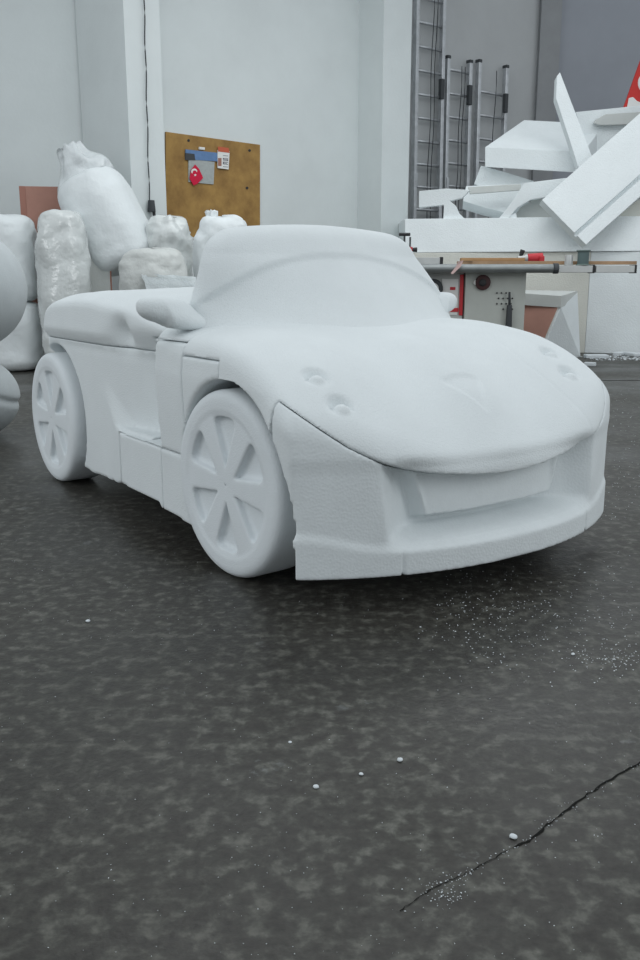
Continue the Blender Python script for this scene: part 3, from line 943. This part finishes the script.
# ------------------------------------------------------------------ panel saw with what lies on it
DS = 8.9
sb = onf(480, DS); saw = empty('table_saw', sb); tag(saw, 'grey workshop table saw with red and white control panel', 'table saw')


def sp_(u, v, d=DS): return at(u, v, d) - sb
def sbox(u0, v0, u1, v1, d, depth, b=0.004):
    a, c = sp_(u0, v1, d), sp_(u1, v0, d)
    return box(((a.x + c.x) / 2, d - sb.y + depth / 2, (a.z + c.z) / 2), (c.x - a.x, depth, c.z - a.z), b)


zf = sp_(0, 272).z
bm = bmesh.new(); a, c = sp_(466, 272), sp_(527, 272)
add_box(bm, ((a.x + c.x) / 2, 0.36, zf / 2 + 0.03), (c.x - a.x, 0.7, zf - 0.06)); obj('cabinet', bev(bm, 0.012), CABINET, saw)
a, c = sp_(408, 272), sp_(465, 272)
bm = add_box(bmesh.new(), ((a.x + c.x) / 2, 0.38, zf / 2 + 0.03), (c.x - a.x - 0.004, 0.66, zf - 0.06)); obj('control_panel', bev(bm, 0.008), mat('panel_enamel', (0.55, 0.56, 0.54), 0.5, 0.4, 0.08, 5), saw)
obj('plinth', box((((sp_(408, 272).x + sp_(527, 272).x) / 2), 0.37, 0.03), (sp_(527, 272).x - sp_(408, 272).x - 0.06, 0.6, 0.06)), DARK, saw)
tp = obj('table_top', sbox(398, 264.5, 549, 271, DS - 0.12, 0.85, 0.01), METAL_D, saw)
r0, r1 = sp_(400, 268.5, DS - 0.18), sp_(553, 268.5, DS - 0.18)
obj('round_rail', bev(cyl(r0, r1, 0.042, n=20), 0.008), METAL_D, saw, True)
obj('rail_end', bev(cyl(r1, r1 + Vector((0.05, 0, 0)), 0.05, n=20), 0.01), DARK, saw, True)
for u0, u1 in ((549, 594), (596, 636)):
    ra = obj('sliding_rail', sbox(u0, 265.5, u1, 272.5, DS - 0.05, 0.16), ALU, saw)
    obj('rail_end_cap', sbox(u1 - 1.5, 264.8, u1 + 1.3, 273.2, DS - 0.055, 0.17), BLACK, ra)
# a post under the far end of the rails stands behind the car
obj('fence_bar', sbox(416, 257.5, 443, 264.3, DS + 0.05, 0.06), ALU, saw)
obj('fence_end', sbox(440, 257, 443.3, 264.3, DS + 0.04, 0.07), BLACK, saw)


def disc(u, v, r, d, th, m, name, parent):
    c = sp_(u, v, d); return obj(name, bev(cyl(c, c + Vector((0, -th, 0)), r, n=24), th * 0.25), m, parent, True)


PF = DS + 0.05
disc(433, 288.5, 0.095, PF, 0.05, DARK, 'hand_wheel', saw); disc(433, 288.5, 0.055, PF - 0.05, 0.02, ALU, 'hand_wheel_hub', saw)
obj('control_plate', sbox(441, 279, 458.5, 315, PF - 0.012, 0.012), WHITE, saw)
obj('red_stripe', sbox(458.8, 274.5, 464, 315.5, PF - 0.012, 0.012), RED, saw)
obj('red_stripe', sbox(447.5, 308, 458.5, 312, PF - 0.018, 0.006, 0.001), RED, saw)
obj('switch_plate', sbox(447, 296, 456, 306, PF - 0.022, 0.010, 0.002), ORANGE, saw)
disc(451, 301, 0.026, PF - 0.022, 0.03, RED, 'stop_button', saw)
obj('warning_label', sbox(442.5, 293, 446.5, 296, PF - 0.016, 0.004, 0.001), RED, saw)
obj('warning_label', sbox(450, 287, 455.5, 290, PF - 0.016, 0.004, 0.001), RED, saw)
disc(482.5, 282.5, 0.075, DS + 0.01, 0.04, mat('dark_red_knob', (0.07, 0.03, 0.03), 0.5), 'lock_knob', saw)
disc(482.5, 282.5, 0.035, DS - 0.03, 0.02, BLACK, 'lock_knob_hub', saw)
disc(475.5, 282.5, 0.024, DS + 0.01, 0.03, WHITE, 'indicator', saw)
bm = bmesh.new()
for i in range(4):
    for j in range(4):
        if (i, j) in ((0, 3), (3, 0)): continue
        c = sp_(497 + i * 4.6 + (j % 2) * 1.6, 293 + j * 5.4, DS); add_cyl(bm, c + Vector((0, 0.01, 0)), c + Vector((0, -0.004, 0)), 0.008, n=8)
vh = obj('vent_holes', bm, BLACK, saw); vh['kind'] = 'stuff'
c0, c1 = sp_(509.5, 292, DS - 0.045), sp_(509.5, 305, DS - 0.045)
tool = obj('hanging_tool', cyl(c0 + sb, c1 + sb, 0.010, 0.014, 8), DARK, None, True); tag(tool, 'dark long-handled tool hanging on the saw cabinet front', 'hand tool')
obj('tool_handle', bev(cyl(c1 + sb, sp_(508.5, 328, DS - 0.045) + sb, 0.026, 0.034, 12), 0.008), DARK, tool, True)


def loose(name, bm, m, label, cat, parent=None, smooth=False): return tag(obj(name, bm, m, parent, smooth), label, cat)


def wbox(u0, v0, u1, v1, d, depth, b=0.003):
    a, c = at(u0, v1, d), at(u1, v0, d)
    return box(((a.x + c.x) / 2, d + depth / 2, (a.z + c.z) / 2), (c.x - a.x, depth, c.z - a.z), b)


zt = at(320, 264.5, DS - 0.12).z + 0.001


def flat(u0, u1, h, d, depth, z=zt, rz=0.0, b=0.003):
    a, c = onf(u0, d), onf(u1, d); m_ = (a + c) / 2
    return box((m_.x, d + depth / 2, z + h / 2), ((c - a).length, depth, h), b, Euler((0, 0, rz)))


loose('wood_strip', flat(471, 634, 0.034, DS + 0.075, 0.03, zt + 0.001), WOOD_L, 'long thin brown wood strip across the saw table and rails', 'wood strip')
loose('wood_strip', flat(457, 515, 0.035, DS + 0.14, 0.10, zt), WOOD_L, 'short wood strip at the left of the saw table, lower one', 'wood strip')
loose('wood_strip', flat(460, 523, 0.030, DS + 0.13, 0.10, zt + 0.037), mat('orange_wood', (0.50, 0.30, 0.15), 0.7, 0.3, 0.2, 8), 'pale wood strip stacked on the short one on the saw table', 'wood strip')
# drill-like red tool
rt = empty('red_power_tool', at(538, 262, DS + 0.02)); tag(rt, 'small red and black power tool lying on the saw table', 'power tool')
z0 = zt - rt.location.z
obj('tool_body', bev(cyl((-0.06, 0.20, z0 + 0.065), (0.09, 0.20, z0 + 0.065), 0.045, 0.055, 16), 0.01), RED, rt, True)
obj('tool_grip', box((0.07, 0.20, z0 + 0.045), (0.05, 0.16, 0.085), 0.012), RED, rt)
obj('tool_nose', bev(cyl((-0.16, 0.20, z0 + 0.06), (-0.06, 0.20, z0 + 0.065), 0.028, 0.04, 16), 0.006), ALU, rt, True)
obj('tool_knob', bev(cyl((-0.13, 0.20, z0 + 0.08), (-0.11, 0.20, z0 + 0.145), 0.018, 0.026, 12), 0.006), BLACK, rt, True)
cu = at(568.7, 262, DS + 0.01); zr = at(320, 265.5, DS - 0.05).z + 0.001
loose('metal_cup', bev(cyl((cu.x, cu.y, zr), (cu.x, cu.y, zr + 0.10), 0.042, 0.038, 20), 0.004), ALU, 'small dull metal cup on the saw rail, left of the spool', 'cup', smooth=True)
sx = at(582.5, 262, DS + 0.02)
so = empty('wire_spool', (sx.x, DS + 0.005, zr)); tag(so, 'dark green-grey spool standing on the saw rail', 'spool')
obj('winding', bev(cyl((0, 0, 0.012), (0, 0, 0.135), 0.055, 0.055, 24), 0.006), mat('spool_winding', (0.12, 0.17, 0.17), 0.6), so, True)
obj('flange', bev(cyl((0, 0, 0), (0, 0, 0.014), 0.065, 0.065, 24), 0.003), mat('spool_flange', (0.20, 0.26, 0.24), 0.5), so, True)
obj('flange', bev(cyl((0, 0, 0.133), (0, 0, 0.147), 0.068, 0.068, 24), 0.003), mat('spool_flange_dark', (0.16, 0.21, 0.20), 0.5), so, True)
# red clamp
cp = at(404, 264, DS - 0.02); cl = empty('bar_clamp', (cp.x, cp.y, zt)); tag(cl, 'small red clamp with black T-handle standing on the saw table', 'clamp')
obj('clamp_bar', box((0.055, 0, 0.13), (0.016, 0.02, 0.26), 0.003), DARK, cl)
obj('clamp_jaw', box((0.035, 0, 0.145), (0.09, 0.04, 0.045), 0.008), RED, cl)
obj('clamp_spindle', bev(cyl((0, 0, 0.10), (0, 0, 0.28), 0.010, n=10), 0.002), DARK, cl, True)
obj('t_handle', bev(cyl((-0.055, 0, 0.285), (0.055, 0, 0.285), 0.016, n=12), 0.005), BLACK, cl, True)
obj('thumb_screw', bev(cyl((0.06, 0, 0.14), (0.125, 0, 0.14), 0.018, 0.024, 12), 0.005), BLACK, cl, True)
# rag
rg = at(458, 270, DS - 0.24)
bm = bmesh.new(); P = [(0, 0, 0.04), (0.05, 0, 0.05), (0.02, -0.02, -0.01), (-0.05, -0.02, -0.08), (-0.07, -0.01, -0.07), (-0.02, 0, -0.01)]
add_prism(bm, [Vector(p) + rg + Vector((0, 0, 0.04)) for p in P], (0, 0.012, 0)); loose('rag_scrap', bm, mat('rag_pink', (0.50, 0.36, 0.34), 0.9), 'scrap of pinkish rag hanging over the saw rail', 'rag')

# ------------------------------------------------------------------ white and reddish carved box right of the saw
rd = 10.1
bx = empty('foam_box', onf(556, rd)); tag(bx, 'open foam box with reddish brown inside, right of the saw cabinet', 'foam box')


def L_(u, v, d): return at(u, v, d) - bx.location


zb = -0.0
top_l, top_m, top_r = L_(520, 293, rd), L_(561, 300, rd - 0.25), L_(577, 290, rd + 0.1)
obj('top_slab', hexa([L_(518, 293, rd - 0.05), L_(561, 296, rd - 0.30), L_(561, 307.5, rd - 0.30), L_(518, 304.5, rd - 0.05)],
    [L_(518, 290, rd + 0.5), L_(577.5, 291, rd + 0.35), L_(577.5, 301, rd + 0.35), L_(518, 300, rd + 0.5)]), FOAM_GREY, bx)
a = L_(561, 307.5, rd - 0.29); b_ = L_(577.5, 293, rd + 0.33)
g0 = onf(541, rd - 0.35) - bx.location; g1 = onf(584, rd + 0.30) - bx.location
obj('side_panel', hexa([a, b_, g1, g0], [a + Vector((-0.02, 0.03, 0)), b_ + Vector((-0.02, 0.03, 0)), g1 + Vector((-0.02, 0.03, 0)), g0 + Vector((-0.02, 0.03, 0))]), FOAM_BLOCK, bx)
h0 = onf(505, rd - 0.1) - bx.location
obj('inner_panel', hexa([L_(518, 304.6, rd + 0.0), a + Vector((-0.03, 0.02, 0)), g0 + Vector((-0.03, 0.02, 0)), h0],
    [L_(518, 304.6, rd + 0.1), a + Vector((-0.03, 0.10, 0)), g0 + Vector((-0.03, 0.10, 0)), h0 + Vector((0, 0.1, 0))]), PINK, bx)

# ------------------------------------------------------------------ floor litter
rng = random.Random(11)


def chip(bm, c, r, r3=rng):
    vs = []
    M = Euler((r3.uniform(0, 6), r3.uniform(0, 6), r3.uniform(0, 6))).to_matrix()
    base = [(1, 0, 0), (-1, 0, 0), (0, 1, 0), (0, -1, 0), (0, 0, .7), (0, 0, -.7)]
    for p in base:
        q_ = M @ (Vector(p) * r * r3.uniform(0.6, 1.2)); q_.z = abs(q_.z) * 0.7 if p[2] >= 0 else q_.z * 0.4
        vs.append(bm.verts.new(Vector(c) + q_ + Vector((0, 0, r * 0.35))))
    for f in ((0, 2, 4), (2, 1, 4), (1, 3, 4), (3, 0, 4), (2, 0, 5), (1, 2, 5), (3, 1, 5), (0, 3, 5)): bm.faces.new([vs[i] for i in f])


bm = bmesh.new()


def sprinkle(n, fu, fv, rmin, rmax):
    for _ in range(n):
        u, v = fu(), fv()
        if v < 380: continue
        p = floor_at(u, v); chip(bm, p, rng.uniform(rmin, rmax) * 1.15 * (0.6 + 0.25 * p.y))


sprinkle(420, lambda: rng.gauss(560, 70), lambda: rng.gauss(612, 34), 0.0008, 0.0022)
sprinkle(160, lambda: rng.gauss(480, 25), lambda: rng.gauss(615, 30), 0.0008, 0.0024)
sprinkle(120, lambda: rng.gauss(610, 20), lambda: rng.gauss(658, 8), 0.0008, 0.0024)
sprinkle(420, lambda: rng.uniform(0, 640), lambda: rng.uniform(560, 960), 0.0004, 0.0014)
sprinkle(160, lambda: rng.uniform(0, 240), lambda: rng.uniform(470, 640), 0.0004, 0.0014)
sprinkle(260, lambda: rng.uniform(590, 660), lambda: rng.uniform(382, 520), 0.0008, 0.0022)
sprinkle(90, lambda: rng.gauss(442, 16), lambda: rng.gauss(893, 9), 0.0006, 0.0018)
for k in range(110):
    t = rng.random(); p = ck[0].lerp(ck[5], t) if False else None
    i = min(int(t * 6), 5); p = ck[i].lerp(ck[i + 1], t * 6 - i) + Vector((rng.gauss(0, 0.006), rng.gauss(0, 0.006), 0))
    chip(bm, p, rng.uniform(0.0006, 0.0018))
BEAD = mat('foam_beads', (0.66, 0.70, 0.72), 0.9, 0.1)
tag(obj('foam_bead_litter', bm, BEAD), 'tiny white foam beads scattered over the dark concrete floor', 'foam beads', kind='stuff')

bm = bmesh.new()
for k in range(520):
    p = onf(rng.uniform(586, 720), 10.3); p.y = rng.uniform(9.9, 10.5)
    chip(bm, p, rng.uniform(0.004, 0.02))
tag(obj('foam_shavings', bm, BEAD), 'drift of white foam shavings along the foot of the blocks', 'foam shavings', kind='stuff')

CR = [((88, 622), 0.010, 'lone foam crumb on bare floor left, below the rear half of the car'), ((290, 743), 0.006, 'foam crumb in the middle of the floor, the uppermost of the central four'),
      ((361, 775), 0.007, 'foam crumb on the floor near the picture centre line, between two others'), ((400, 761), 0.009, 'foam crumb right of the centre of the floor'),
      ((316, 788), 0.009, 'lowest foam crumb in the middle of the floor'), ((513, 838), 0.010, 'foam crumb lying in the floor crack'),
      ((573, 655), 0.008, 'foam crumb on the dusty floor right of the bumper')]
for (u, v), r, lb in CR:
    bm = bmesh.new(); r *= 0.62; bmesh.ops.create_icosphere(bm, subdivisions=2, radius=r)
    for vv in bm.verts: vv.co *= 1 + 0.35 * noise.noise(vv.co * 180 + Vector((u, v, 0))); vv.co.z *= 0.6
    o = obj('foam_crumb', bm, BEAD, None, True); o.location = floor_at(u, v) + Vector((0, 0, r * 0.5)); tag(o, lb, 'foam crumb', 'foam crumbs on the floor')
SCR = [((596, 358), 0.13, 'longest flat foam scrap at the foot of the white block'), ((614, 352), 0.10, 'middle foam scrap against the white block'), ((633, 356), 0.11, 'foam scrap at the right edge by the white block'),
       ((590, 366), 0.06, 'small foam scrap in front of the others near the reddish box')]
for i, ((u, v), r, lb) in enumerate(SCR):
    p = floor_at(u, max(v, 354)); p.y = min(p.y, 10.6)
    o = obj('foam_scrap', box((0, 0, 0.02), (r * 2, r, 0.04), 0.010), BEAD); o.location = p; o.rotation_euler = (0, 0, i * 0.9)
    tag(o, lb, 'foam scrap', 'foam scraps by the blocks')
